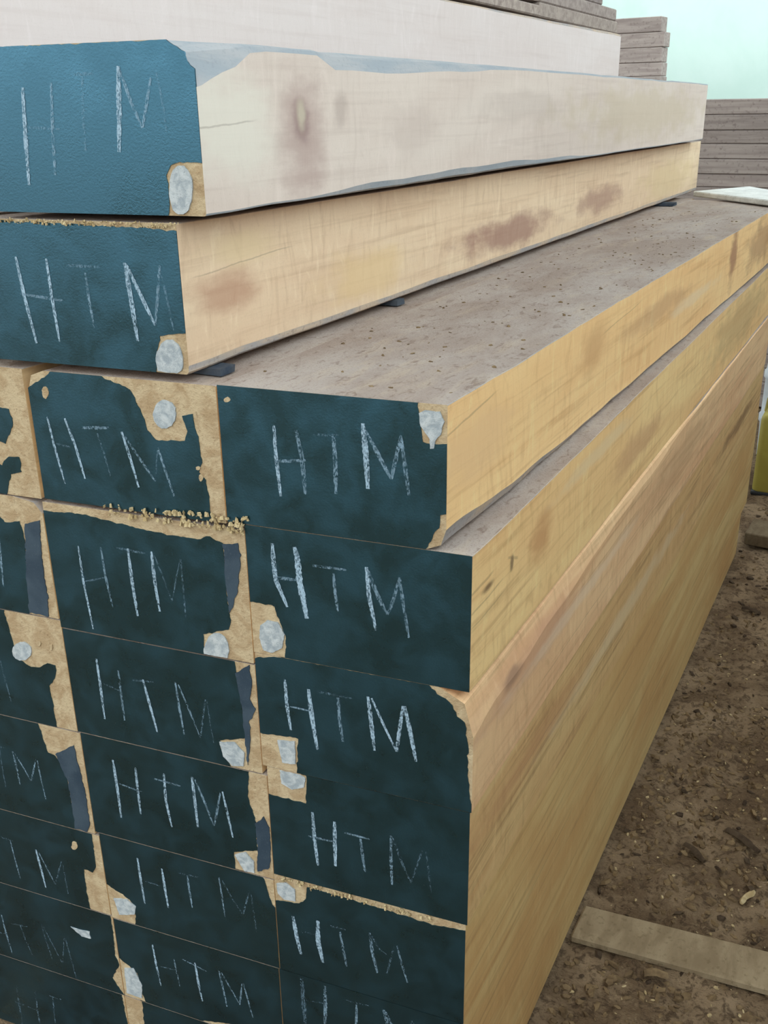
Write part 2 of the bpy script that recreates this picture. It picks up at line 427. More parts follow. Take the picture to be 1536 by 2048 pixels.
  paint=[[(-10848,7351),(-7429,7369),(-7328,7119),(-7170,7086),(-7009,6632),(-6988,5793),(-7022,5238),(-11096,5004)]],
  faded=[[(-7163,7128),(-6755,7408),(-6712,6914),(-6667,6409),(-6682,5771),(-6757,5403),(-7011,5241),(-6988,5793),(-6999,6635)]],
  letters=[[([(-9092,7114),(-9073,6428)],36,1),([(-8770,7084),(-8747,6402)],36,1),([(-9148,6752),(-8735,6725)],28,2)],
   [([(-8486,6995),(-8227,7005)],28,2),([(-8361,6973),(-8380,6548),(-8381,6151)],28,2)],
   [([(-8075,6969),(-8053,6629),(-8047,6259)],36,1),([(-8047,6944),(-7914,6696),(-7785,6412)],28,1),([(-7785,6412),(-7601,6919)],28,1),([(-7572,6905),(-7561,6491),(-7533,6106)],28,1)]],
 ),
 'L5': dict(
  paint=[[(-10927,5189),(-6993,5224),(-6788,5196),(-6678,5097),(-6684,4839),(-6778,4698),(-6879,4723),(-6964,4720),(-6987,4292),(-6960,3895),(-7035,3541),(-11177,3181)]],
  bare=[[(-7011,5241),(-7037,5170),(-7082,5122),(-7124,5122),(-7145,5168),(-7134,5239),(-7096,5302),(-7050,5328),(-7016,5303)]],
  letters=[[([(-9285,5154),(-9294,4281)],36,1),([(-8888,5151),(-8897,4247)],36,1),([(-9321,4706),(-8901,4689)],28,2)],
   [([(-8761,4936),(-8474,4917)],28,2),([(-8519,4915),(-8492,4463),(-8456,4052)],28,1)],
   [([(-7962,4873),(-7924,4461),(-7890,4017)],43,0),([(-7905,4821),(-7785,4503),(-7655,4174)],28,1),([(-7655,4174),(-7428,4760)],28,2),([(-7405,4699),(-7401,4392),(-7397,4011)],21,2)]],
 ),
 'L6': dict(
  paint=[[(-11066,3379),(-7599,3304),(-7011,3406),(-6729,3643),(-6536,3731),(-6543,3208),(-6573,2836),(-6494,2621),(-6710,2232),(-6515,2055),(-6891,1722),(-11227,1377)]],
  marks=[[(-7478,3224),(-7280,3219),(-7057,3247),(-7049,3081),(-7249,3060)]],
  letters=[[([(-9511,2937),(-9471,2061)],28,1),([(-9100,2973),(-9070,2456),(-9024,2012)],36,1),([(-9557,2416),(-9072,2506)],28,2)],
   [([(-8894,2818),(-8511,2873)],28,2),([(-8680,2841),(-8616,2487),(-8522,2165)],28,2)],
   [([(-8160,3041),(-8110,2601),(-8051,2207)],28,2),([(-8121,3006),(-7964,2590),(-7822,2201)],21,2),([(-7822,2201),(-7661,2918)],21,2),([(-7643,2887),(-7596,2408),(-7548,1921)],28,2)]],
 ),
 'L7': dict(
  paint=[[(-11139,1476),(-7549,1470),(-6919,1519),(-6558,1723),(-6466,985),(-6504,-935),(-11382,-1010)]],
  letters=[[([(-9090,1149),(-9119,598),(-9150,-104)],36,2),([(-8632,1215),(-8662,709),(-8688,0)],36,2),([(-9230,665),(-8648,647)],28,2)],
   [([(-8318,1176),(-7998,1193)],28,2),([(-8217,1149),(-8285,383)],28,2)]],
 ),
 'R1': dict(
  paint=[[(-3532,13639),(-3483,13779),(-3197,13843),(-3128,13801),(-2306,13817),(-1287,13807),(-752,13783),(-713,13628),(-726,13446),(-661,13349),(-519,13324),(-353,13354),(-325,13150),(-297,12989),(-319,12686),(-342,12426),(-428,12401),(-446,12226),(-619,12077),(-646,11953),(-1673,11949),(-3179,11888),(-3318,11982),(-3476,12515),(-3520,13084)]],
  bare=[[(-3307,13665),(-3321,13642),(-3353,13627),(-3388,13628),(-3409,13644),(-3407,13668),(-3383,13688),(-3347,13695),(-3317,13686)]],
  marks=[[(-707,13718),(-636,13762),(-541,13758),(-446,13760),(-388,13639),(-430,13475),(-494,13379),(-512,13280),(-558,13275),(-571,13397),(-688,13553)]],
  letters=[[([(-2692,13374),(-2688,12960),(-2649,12383)],50,0),([(-2379,13336),(-2311,13001),(-2286,12457)],57,1),([(-2693,12876),(-2256,12938)],43,1)],
   [([(-2134,13306),(-1785,13327)],36,2),([(-1855,13307),(-1838,12984),(-1847,12518)],57,1)],
   [([(-1446,13519),(-1414,13098),(-1397,12643)],72,0),([(-1414,13430),(-1258,13148),(-1080,12818)],50,1),([(-1074,12818),(-942,13411)],50,1),([(-942,13398),(-892,13021),(-840,12622)],50,1)]],
 ),
 'R2': dict(
  paint=[[(-3147,11803),(-2401,11891),(-632,11913),(-164,11925),(-32,11888),(-4,11766),(21,10902),(63,9911),(-627,9933),(-2803,9853),(-2723,10000),(-2701,10250),(-2784,10444),(-2848,10689),(-3107,10693),(-3156,11127)]],
  marks=[[(-3091,10341),(-2981,10442),(-2816,10439),(-2716,10263),(-2769,10033),(-2934,9918),(-3070,9934),(-3121,10131)]],
  letters=[[([(-2819,11668),(-2819,11410),(-2799,11106),(-2644,10716)],64,0),([(-2487,11664),(-2451,11504),(-2437,11164),(-2351,10585)],86,0),([(-2820,11149),(-2483,11164)],43,1)],
   [([(-2230,11424),(-1731,11434)],36,1),([(-1923,11352),(-1910,11096),(-1876,10779)],43,1)],
   [([(-1441,11523),(-1414,11102),(-1322,10582)],57,0),([(-1420,11475),(-1305,11158),(-1159,10858)],57,1),([(-1152,10859),(-1064,11086),(-977,11442)],43,1),([(-970,11413),(-923,11035),(-848,10554)],43,1)]],
 ),
 'R3': dict(
  paint=[[(-3112,9775),(-2822,9799),(-1733,9819),(-555,9860),(-455,9746),(-376,9722),(-290,9669),(-233,9609),(-160,9456),(-52,9375),(-20,9179),(6,8938),(-2,8601),(45,8047),(-2596,7958),(-2646,8118),(-2593,8525),(-3015,8480),(-3071,8910)]],
  marks=[[(-2936,8409),(-2653,8458),(-2658,8043),(-2875,8025)]],
  letters=[[([(-2750,9511),(-2743,9069),(-2700,8651)],50,0),([(-2381,9428),(-2341,8899),(-2282,8404)],64,0),([(-2719,9066),(-2366,9057)],28,1)],
   [([(-2240,9416),(-1698,9414)],36,2),([(-1922,9383),(-1911,8996),(-1868,8643)],50,1)],
   [([(-1461,9498),(-1423,9106),(-1379,8604)],57,0),([(-1408,9485),(-1234,9081),(-1043,8668)],36,0),([(-1043,8668),(-940,9463)],50,0),([(-918,9459),(-838,9072),(-750,8568)],57,0)]],
 ),
 'R4': dict(
  paint=[[(-2580,7944),(-1157,7984),(46,7995),(84,7223),(77,6479),(52,5798),(-458,5784),(-1846,5798),(-3027,5821),(-3120,5895),(-3049,7367),(-2526,7346),(-2494,7865)]],
  marks=[[(-2933,7892),(-2597,7939),(-2504,7826),(-2537,7651),(-2742,7561),(-2915,7628)]],
  letters=[[([(-2415,7226),(-2403,6733),(-2366,6205)],57,0),([(-2053,7147),(-2061,6687),(-2066,6286)],57,0),([(-2504,6742),(-2034,6762)],36,1)],
   [([(-1894,6983),(-1488,6977)],36,1),([(-1635,6944),(-1609,6627),(-1575,6328)],43,1)],
   [([(-1143,7142),(-1148,6670),(-1137,6211)],43,1),([(-1120,7111),(-988,6718),(-832,6345)],36,2),([(-832,6345),(-658,7004)],28,2),([(-597,7003),(-556,6660),(-516,6262)],28,2)]],
 ),
 'R5': dict(
  paint=[[(-2586,5704),(-1849,5686),(-1184,5662),(-457,5626),(-16,5677),(-17,5278),(33,4685),(84,3665),(-1555,3631),(-3126,3620),(-3149,4498),(-3087,5244),(-2745,5314),(-2607,5441)]],
  marks=[[(-3120,5608),(-2956,5680),(-2802,5585),(-2797,5338),(-2994,5316),(-3113,5413)]],
  letters=[[([(-2858,5014),(-2816,4613),(-2754,4233)],64,0),([(-2413,5068),(-2431,4639),(-2360,4189)],72,0),([(-2757,4719),(-2452,4770)],28,2)],
   [([(-2196,5037),(-1936,5042)],28,2),([(-2033,4966),(-1992,4632),(-1942,4264)],43,1)],
   [([(-1525,5120),(-1482,4707),(-1404,4310)],50,1),([(-1484,5072),(-1387,4846),(-1236,4763)],28,2),([(-1241,4370),(-1108,5016)],28,2),([(-1067,5010),(-994,4672),(-896,4295)],36,1)]],
 ),
 'R6': dict(
  paint=[[(-3112,3534),(-1557,3542),(86,3557),(116,2881),(150,1975),(-1587,2030),(-3133,1976)]],
  letters=[[([(-2771,3695),(-2758,3189),(-2751,2564)],72,2),([(-2344,3687),(-2354,3174),(-2395,2590)],57,1),([(-2738,3220),(-2350,3278)],28,2)],
   [([(-2000,3504),(-1574,3535)],28,2),([(-1787,3474),(-1795,3167),(-1824,2730)],43,1)],
   [([(-1312,3548),(-1230,3201),(-1112,2794)],64,1),([(-1278,3517),(-1126,3152),(-972,2829)],43,1),([(-972,2829),(-823,3498)],28,2),([(-797,3464),(-712,2755)],28,2)]],
 ),
 'R7': dict(
  paint=[[(-3130,1855),(-1589,1910),(136,1850),(176,654),(-3167,454)]],
 ),
 'M7': dict(
  paint=[[(-6114,1514),(-4925,1484),(-3246,2196),(-3288,786),(-4732,139),(-6158,49)]],
 ),
}


def ragged(poly, seed, step=0.0045, amp=0.0014):
    r = random.Random(seed)
    out = []
    n = len(poly)
    for i in range(n):
        a, b = Vector(poly[i]), Vector(poly[(i + 1) % n])
        d = b - a
        L = d.length
        k = max(1, min(60, int(L / step)))
        nn = Vector((-d.y, d.x)) / max(L, 1e-6)
        for j in range(k):
            p = a + d * (j / k)
            w = noise.noise(Vector((p.x * 90, p.y * 90, seed))) * amp * 1.5 + r.uniform(-amp, amp) * 0.55
            out.append((p.x + nn.x * w, p.y + nn.y * w))
    return out


def plate(name, poly, y_off, back, proud, mat, parent, origin):
    """thin coat following an outline on the sawn end: front skin plus rim"""
    n = len(poly)
    V = [(x, SK * x + y_off - proud, z) for x, z in poly] + [(x, SK * x + y_off - back, z) for x, z in poly]
    F = [tuple(t) for t in tessellate_polygon([[Vector((x, z, 0)) for x, z in poly]])]
    F += [(i, (i + 1) % n, n + (i + 1) % n, n + i) for i in range(n)]
    return mesh_obj(name, V, F, mat, parent, origin=origin)


def chalk(name, strokes, y_off, proud, parent, origin, seed):
    r = random.Random(seed)
    V, F, MI = [], [], []
    for pts, w, lev in strokes:
        P = [Vector((p[0] / 1e4, p[1] / 1e4)) for p in pts]
        # resample
        Q = []
        for a, b in zip(P[:-1], P[1:]):
            k = max(2, int((b - a).length / 0.003))
            Q += [a.lerp(b, j / k) for j in range(k)]
        Q.append(P[-1])
        # relax bends so a stroke stays one hand movement
        for _ in range(3):
            Q = [Q[0]] + [(Q[i - 1] + Q[i] * 2 + Q[i + 1]) / 4 for i in range(1, len(Q) - 1)] + [Q[-1]]
        base = len(V)
        m = len(Q)
        for i, q in enumerate(Q):
            d = (Q[min(i + 1, m - 1)] - Q[max(i - 1, 0)])
            d.normalize()
            nn = Vector((-d.y, d.x))
            t = i / (m - 1)
            hw = w / 2e4 * (0.62 + 0.5 * math.sin(math.pi * min(1, max(0, t * 0.9 + 0.08)))) * (1 + r.uniform(-0.16, 0.16))
            for s in (1, -1):
                p = q + nn * hw * s
                V.append((p.x, SK * p.x + y_off - proud, p.y))
        for i in range(m - 1):
            F.append((base + 2 * i, base + 2 * i + 1, base + 2 * i + 3, base + 2 * i + 2)); MI.append(lev)
    return mesh_obj(name, V, F, CHALK, parent, MI, origin=origin)


def lerp_tab(tab, y):
    if y <= tab[0][0]: return tab[0][1:]
    for a, b in zip(tab[:-1], tab[1:]):
        if y <= b[0]:
            t = (y - a[0]) / (b[0] - a[0]); t = t * t * (3 - 2 * t)
            return tuple(p + (q - p) * t for p, q in zip(a[1:], b[1:]))
    return tab[-1][1:]


def beam(key, xl, xr, zb, zt, yend, label, mat=None, tint=(1, 1, 1), tr=None, tl=None, br=None, bl=None, xr2=None, yo=0.0, wav=0.0016, dz2=0.0, top=DUST, group='squared timbers of the big stack', snap=(.022, .007, .030, .045), wane=None):
    """one squared timber: lofted body with waney corners, painted end, chalk letters, pale mark"""
    seed = sum(ord(c) * (i + 3) for i, c in enumerate(key))
    xc = (xl + xr) / 2
    origin = (xc, SK * xc + yo, zb)
    root = empty('squared_timber', origin)
    tag(root, label, 'timber', group)
    n = 46
    ts = [(i / (n - 1)) ** 1.5 for i in range(n)]
    dfl = [(0, 0.0009, 0.0009)]
    V, F, MI = [], [], []
    tabs = [bl or dfl, br or dfl, tr or dfl, tl or dfl]
    for t in ts:
        yy = t * yend
        w = lambda k, fr=2.3: noise.noise(Vector((yy * fr, seed * 1.7 + k * 5.3, k))) * wav + noise.noise(Vector((yy * 11, seed + k * 3.3, 4))) * wav * 0.45
        env = min(1.0, yy / 0.05 + 0.15)
        XL, XR = xl + w(0) * env, xr + ((xr2 - xr) * t if xr2 is not None else 0) + w(1) * env
        ZB, ZT = zb + dz2 * t + abs(w(2)) * env, zt + dz2 * t - abs(w(3)) * env
        cs = []
        for k, tb in enumerate(tabs):
            cx, cz = lerp_tab(tb, yy)
            j = 1 + 0.25 * noise.noise(Vector((yy * 6, seed + k, 2)))
            cs.append((cx * j, cz * j))
        bulge = 0.27      # how far the middle of a waney corner bows outwards
        ring = []
        def corner(px, pz, cx, cz, sx, sz, order):
            a = (px, pz - sz * cz)                      # on the vertical side
            b_ = (px - sx * cx, pz)                     # on the horizontal side
            m_ = (px - sx * cx * bulge, pz - sz * cz * bulge)
            return [a, m_, b_] if order else [b_, m_, a]
        ring += corner(XL, ZB, *cs[0], -1, -1, True)
        ring += corner(XR, ZB, *cs[1], 1, -1, False)
        ring += corner(XR, ZT, *cs[2], 1, 1, True)
        ring += corner(XL, ZT, *cs[3], -1, 1, False)
        for x, z in ring:
            V.append((x, (SK * x + yo) * (1 - t) + t * yend, z))
    big = [t_ is not None for t_ in tabs]
    slot = [2 if big[0] else 0] * 2 + [0] + [2 if big[1] else 0] * 2 + [0] + [2 if big[2] else 0] * 2 + [1] + [2 if big[3] else 0] * 2 + [0]
    for i in range(n - 1):
        for j in range(12):
            a, b_ = i * 12 + j, i * 12 + (j + 1) % 12
            F.append((a, b_, b_ + 12, a + 12)); MI.append(slot[j])
    F.append(tuple(range(12))); MI.append(3)
    F.append(tuple((n - 1) * 12 + j for j in range(12))); MI.append(3)
    body = mesh_obj('body', V, F, [mat or WOOD, top, wane or WANE, END], root, MI, 14, origin)
    body.color = (*tint, 1)
    d = FACE.get(key)
    if d:
        sl, sr, sb, st = snap
        def edge(p):
            x, z = p[0] / 1e4, p[1] / 1e4
            if x - xl < sl: x = xl
            if xr - x < sr: x = xr
            if z - zb < sb: z = zb
            if zt - z < st: z = zt
            return (x, z)
        def lim2(p, e=0.0032):      # a coat that reaches an arris stays on it
            x, z = p
            if sl > .01 and x - xl < e: x = xl
            if sr > .005 and xr - x < e: x = xr
            if sb > .01 and z - zb < e: z = zb
            if st > .01 and zt - z < e: z = zt
            return (min(max(x, xl + 0.0002), xr - 0.0001), min(max(z, zb + 0.0002), zt - 0.0002))
        lim = lambda p: (min(max(p[0] / 1e4, xl + 0.0012), xr - 0.0004), min(max(p[1] / 1e4, zb + 0.0016), zt - 0.0012))
        coat = None
        for i, p in enumerate(d.get('paint', ())):
            pl = [lim2(q) for q in ragged([edge(q) for q in p], seed + i)]
            coat = plate('end_paint', pl, yo, -0.001, 0.0010, PAINT, root, origin)
        for i, p in enumerate(d.get('faded', ())):
            plate('faded_paint', ragged([lim(q) for q in p], seed + 20 + i), yo, 0.0, 0.0014, FADED, root, origin)
        for i, p in enumerate(d.get('bare', ())):
            plate('bare_spot', ragged([lim(q) for q in p], seed + 40 + i, 0.003, 0.0012), yo, 0.0, 0.0016, END, root, origin)
        for i, p in enumerate(d.get('marks', ())):
            mk = plate('pale_mark', ragged([lim(q) for q in p], seed + 60 + i, 0.004, 0.0008), yo, 0.0, 0.0018, MARK, root, origin)
            mk['label'] = 'pale grey patch'
        for i, L in enumerate(d.get('letters', ())):
            lt = chalk('chalk_letter', L, yo, 0.0017, coat, origin, seed + 80 + i)
            lt['label'] = 'chalked letter ' + 'HTM'[i]
            if key == 'L2': lt['label'] = 'chalk stroke'
            if key == 'L3': lt['label'] = 'faint chalk stroke'
    return root


# hero timbers get their own figure in the wood: blotches sit on the side face in local metres
PINK, ROSE, PALE, SAP = srgb(196, 148, 120), srgb(164, 118, 100), srgb(232, 206, 164), srgb(230, 222, 208)


def loc(blotches, xl, xr, zb, yo=0.0):
    oy = SK * (xl + xr) / 2 + yo
    return [(b_[0] - oy, b_[1] - zb) + tuple(b_[2:]) for b_ in blotches]


GB, GW, GD = srgb(224, 208, 196), srgb(212, 192, 180), srgb(180, 158, 148)  # pale grey of veiling glare put into this wood colour
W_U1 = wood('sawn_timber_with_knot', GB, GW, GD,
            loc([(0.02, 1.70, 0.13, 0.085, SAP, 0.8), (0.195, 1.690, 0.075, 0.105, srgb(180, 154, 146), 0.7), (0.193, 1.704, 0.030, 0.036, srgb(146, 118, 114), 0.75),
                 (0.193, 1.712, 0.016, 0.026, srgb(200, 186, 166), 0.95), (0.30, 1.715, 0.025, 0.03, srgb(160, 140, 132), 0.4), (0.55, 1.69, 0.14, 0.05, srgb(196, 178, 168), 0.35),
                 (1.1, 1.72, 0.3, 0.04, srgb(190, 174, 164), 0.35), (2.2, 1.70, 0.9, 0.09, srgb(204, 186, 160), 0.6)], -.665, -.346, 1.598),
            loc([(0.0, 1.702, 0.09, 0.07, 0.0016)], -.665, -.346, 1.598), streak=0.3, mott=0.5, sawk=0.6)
W_U2 = wood('sawn_timber_rosy', srgb(238, 212, 180), srgb(224, 190, 158), srgb(178, 142, 112),
            loc([(0.05, 1.49, 0.10, 0.035, srgb(178, 130, 106), 0.6), (0.10, 1.545, 0.12, 0.03, PALE, 0.6), (1.15, 1.455, 0.36, 0.040, srgb(158, 118, 106), 0.75), (1.9, 1.47, 0.28, 0.04, srgb(164, 126, 112), 0.65),
                 (0.45, 1.46, 0.2, 0.05, srgb(232, 200, 152), 0.7), (2.8, 1.47, 0.5, 0.08, srgb(222, 196, 152), 0.6)], -.715, -.39, 1.395),
            loc([(0.10, 1.525, 0.14, 0.06, 0.0014)], -.715, -.39, 1.395), streak=0.4)
W_R1 = wood('sawn_timber_golden', srgb(252, 212, 154), srgb(240, 188, 130), srgb(196, 144, 96),
            loc([(0.10, 1.31, 0.16, 0.06, srgb(238, 196, 146), 0.7), (0.62, 1.325, 0.12, 0.05, srgb(208, 160, 112), 0.6), (1.1, 1.31, 0.3, 0.03, srgb(198, 152, 112), 0.55), (1.98, 1.33, 0.06, 0.12, srgb(168, 122, 94), 0.8),
                 (2.5, 1.30, 0.3, 0.09, srgb(170, 130, 98), 0.6), (1.5, 1.28, 0.3, 0.018, srgb(240, 214, 176), 0.6)], -.348, -.035, 1.19),
            loc([(0.05, 1.352, 0.12, 0.12, 0.0022), (0.8, 1.35, 0.15, 0.06, 0.0014)], -.348, -.035, 1.19), streak=0.5)
W_R2 = wood('sawn_timber_straw', srgb(248, 212, 152), srgb(232, 182, 126), srgb(184, 138, 92),
            loc([(0.27, 1.11, 0.07, 0.05, srgb(196, 142, 96), 0.7), (0.9, 1.07, 0.25, 0.04, srgb(200, 152, 112), 0.6), (0.6, 1.15, 0.3, 0.02, PALE, 0.6), (0.055, 1.122, 0.026, 0.009, srgb(110, 84, 62), 0.8), (0.146, 1.118, 0.009, 0.014, srgb(104, 84, 66), 0.75), (2.2, 1.1, 0.6, 0.1, srgb(186, 156, 112), 0.5)], -.32, 0, .987),
            loc([(0.03, 1.135, 0.05, 0.08, 0.003), (0.03, 1.105, 0.09, 0.05, 0.0022), (0.15, 1.125, 0.025, -0.4, 0.0035), (0.06, 1.085, 0.07, 0.04, 0.0014)], -.32, 0, .987), streak=0.5)
W_R3 = wood('sawn_timber_scuffed', srgb(238, 200, 154), srgb(218, 166, 124), srgb(164, 122, 84),
            loc([(0.25, 0.92, 0.30, 0.05, srgb(206, 158, 126), 0.7), (0.5, 0.90, 0.5, 0.02, srgb(232, 206, 176), 0.55), (0.16, 0.93, 0.05, 0.02, srgb(120, 98, 84), 0.5), (1.4, 0.9, 0.5, 0.06, srgb(190, 150, 112), 0.5)], -.316, .003, .79),
            loc([(0.5, 0.84, 0.25, 0.0, 0.0014), (1.0, 0.87, 0.2, 0.0, 0.0014)], -.316, .003, .79), streak=0.6)
W_R4 = wood('sawn_timber_streaky', srgb(220, 186, 132), srgb(208, 162, 112), srgb(150, 112, 72),
            loc([(0.9, 0.69, 0.7, 0.03, srgb(222, 200, 164), 0.5), (0.3, 0.72, 0.4, 0.03, srgb(190, 142, 100), 0.5), (2.4, 0.70, 0.4, 0.03, srgb(120, 88, 60), 0.6)], -.31, .005, .58),
            loc([(0.5, 0.71, 0.35, 0.0, 0.0018), (0.3, 0.66, 0.2, 0.01, 0.0014), (2.4, 0.70, 0.3, 0.0, 0.003)], -.31, .005, .58), streak=0.8)
W_LOW = wood('sawn_timber_banded', srgb(222, 192, 138), srgb(206, 162, 110), srgb(160, 124, 84), streak=0.6, mott=0.9, sawk=0.5)
W_B0 = wood('sawn_timber_glare_pale', srgb(224, 212, 208), srgb(214, 198, 192), srgb(194, 176, 170), streak=0.25, mott=0.4, sawk=0.5)  # pale and low in contrast: glare painted into the wood colour

# right-hand column, top to bottom (its side faces show)
beam('R1', -.350, -.035, 1.190, 1.385, 3.02, 'topmost timber of the right-hand column, dusty top, teardrop pale patch at upper corner', W_R1, xr2=-.006, br=[(0, .026, .030), (.15, .018, .02), (.6, .012, .008), (3, .01, .006)], wav=0.003)
beam('R2', -.3235, .000, .987, 1.189, 3.00, 'second timber down the right-hand column, jutting out under the golden one', W_R2, wav=0.002)
beam('R3', -.3225, .007, .7885, .9865, 2.95, 'third timber down the right-hand column with a broad waney upper corner', W_R3, tr=[(0, .050, .072), (.10, .046, .062), (.35, .034, .045), (.8, .020, .026), (1.5, .005, .005), (3, .002, .002)], wav=0.0015, wane=W_R3, snap=(.022, .004, .030, .008))
beam('R4', -.3155, .005, .5795, .788, 2.95, 'fourth timber down the right-hand column with a pale patch at its upper left', W_R4, wav=0.0012)
beam('R5', -.3165, .0025, .3755, .579, 3.00, 'fifth timber down the right-hand column with a bare strip along its upper edge', W_LOW, (1.0, 1.0, .94), wav=0.0012, snap=(.012, .007, .030, .0))
beam('R6', -.3185, .000, .188, .375, 3.02, 'sixth timber down the right-hand column, chalk letters cut by the photo edge', W_LOW, (1.0, 1.0, .94), wav=0.0012)
beam('R7', -.3185, -.0025, .000, .1875, 2.90, 'lowest timber of the right-hand column, resting on the sawdust ground', W_LOW, (1.0, 1.0, .94), wav=0.0012)
# middle column
beam('M1', -.657, -.3525, 1.186, 1.383, 3.10, 'topmost timber of the middle column with ringed pale patch and slanting letters', tl=[(0, .03, .03), (3, .01, .01)], snap=(.022, .003, .030, .015))
beam('M2', -.6635, -.325, .967, 1.180, 3.00, 'second timber down the middle column with crumbs along its upper edge', snap=(.022, .007, .030, .006))
beam('M3', -.662, -.324, .772, .965, 3.00, 'third timber down the middle column, pale patch at lower right')
beam('M4', -.658, -.317, .567, .770, 3.00, 'fourth timber down the middle column, brightest chalk letters, bare right edge')
beam('M5', -.651, -.318, .376, .565, 3.00, 'fifth timber down the middle column, pale patch at its lower left')
beam('M6', -.648, -.320, .188, .374, 3.00, 'sixth timber down the middle column, pale oval patch at its left edge')
beam('M7', -.649, -.320, .000, .186, 3.00, 'lowest timber of the middle column, mostly below the photo edge')
# left column
beam('L1', -.980, -.664, 1.184, 1.383, 3.05, 'topmost timber of the left column with blotchy flaked paint', snap=(.016, .003, .016, .0))
beam('L2', -.985, -.6665, .980, 1.182, 3.00, 'second timber down the left column with a pale waney upper edge', tr=[(0, .05, .022), (1, .03, .02), (3, .02, .02)], snap=(.016, .003, .014, .0))
beam('L3', -.985, -.664, .770, .978, 3.00, 'third timber down the left column with a large bare patch', snap=(.022, .003, .030, .055))
beam('L4', -.980, -.660, .560, .768, 3.00, 'fourth timber down the left column with a grey faded strip at its right', snap=(.022, .003, .030, .055))
beam('L5', -.975, -.653, .380, .558, 3.00, 'fifth timber down the left column with a bare lower right corner', snap=(.022, .003, .030, .055))
beam('L6', -.975, -.650, .188, .378, 3.00, 'sixth timber down the left column with faint chalk letters', snap=(.022, .003, .030, .055))
beam('L7', -.975, -.651, .000, .186, 3.00, 'lowest timber of the left column at the bottom left of the photo', snap=(.022, .003, .030, .055))
# upper tier on the middle and left columns
beam('U2', -.715, -.390, 1.395, 1.589, 3.32, 'lower of the two big timbers on top, square ended, rosy side', W_U2, br=[(0, .004, .012), (.3, .006, .012), (3, .008, .014)], wav=0.0025, snap=(.016, .006, .012, .0))
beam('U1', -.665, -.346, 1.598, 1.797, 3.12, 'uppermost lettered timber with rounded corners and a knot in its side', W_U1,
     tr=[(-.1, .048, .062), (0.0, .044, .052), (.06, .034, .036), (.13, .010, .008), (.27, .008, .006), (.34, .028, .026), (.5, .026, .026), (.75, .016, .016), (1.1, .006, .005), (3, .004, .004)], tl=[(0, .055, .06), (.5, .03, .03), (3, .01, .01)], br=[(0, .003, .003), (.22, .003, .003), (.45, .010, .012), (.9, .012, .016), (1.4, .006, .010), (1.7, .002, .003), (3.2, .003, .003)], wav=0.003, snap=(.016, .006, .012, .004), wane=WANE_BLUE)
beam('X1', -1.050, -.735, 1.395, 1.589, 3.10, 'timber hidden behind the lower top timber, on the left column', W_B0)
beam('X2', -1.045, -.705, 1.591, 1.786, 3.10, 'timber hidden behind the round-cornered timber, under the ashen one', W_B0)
beam('B0', -1.045, -.715, 1.788, 1.968, 3.20, 'ashen timber, paled by painted-in glare, rising behind the round-cornered one, highest of the stack', W_B0, dz2=0.02, tr=[(0, .004, .004), (1.2, .004, .004), (3, .012, .01)], wav=0.003)

# ------------------------------------------------------------------ thin sticks separating the tiers
M_STICK = mat_plain('dark_stick', (58, 66, 78), (78, 82, 88), 30, 0.9, 0.1, 0.5)


def stick(y, label, x1=-.374, h=.0095, w=.03, m=None):
    v, f = box_verts(-1.0, x1, y, y + w, 1.3845, 1.3845 + h)
    v = [(a + rnd.uniform(-.002, .002), b_ + rnd.uniform(-.003, .003), c) for a, b_, c in v]
    o = mesh_obj('spacer_stick', v, f, m or M_STICK, origin=(-.68, y, 1.3845))
    tag(o, label, 'stick', 'spacer sticks under the upper tier')


stick(0.00, 'dark spacer stick under the near end of the rosy timber', -.372)
stick(0.56, 'dark spacer stick under the rosy timber, second from its painted end', -.386)
stick(2.72, 'dark spacer stick poking out under the far end of the rosy timber', -.352, .0095, .06)

# ------------------------------------------------------------------ boards lying on top of the stack
def board(name, label, cat, pts, z0, z1, mat, group=None, tint=(1, 1, 1)):
    """board from a four-point plan, slightly eased edges"""
    bm = bmesh.new()
    lo = [bm.verts.new((x, y, z0)) for x, y in pts]
    hi = [bm.verts.new((x, y, z1)) for x, y in pts]
    bm.faces.new(lo[::-1]); bm.faces.new(hi)
    n = len(pts)
    for i in range(n):
        bm.faces.new((lo[i], lo[(i + 1) % n], hi[(i + 1) % n], hi[i]))
    bmesh.ops.recalc_face_normals(bm, faces=bm.faces)
    bmesh.ops.bevel(bm, geom=bm.edges[:], offset=min(0.004, (z1 - z0) * 0.2), segments=1, affect='EDGES')
    me = bpy.data.meshes.new(name)
    cx = sum(p[0] for p in pts) / n; cy = sum(p[1] for p in pts) / n
    bmesh.ops.translate(bm, verts=bm.verts, vec=(-cx, -cy, -z0))
    bm.to_mesh(me); bm.free()
    me.materials.append(mat)
    o = bpy.data.objects.new(name, me)
    o.location = (cx, cy, z0)
    o.color = (*tint, 1)
    COL.objects.link(o)
    tag(o, label, cat, group)
    return o


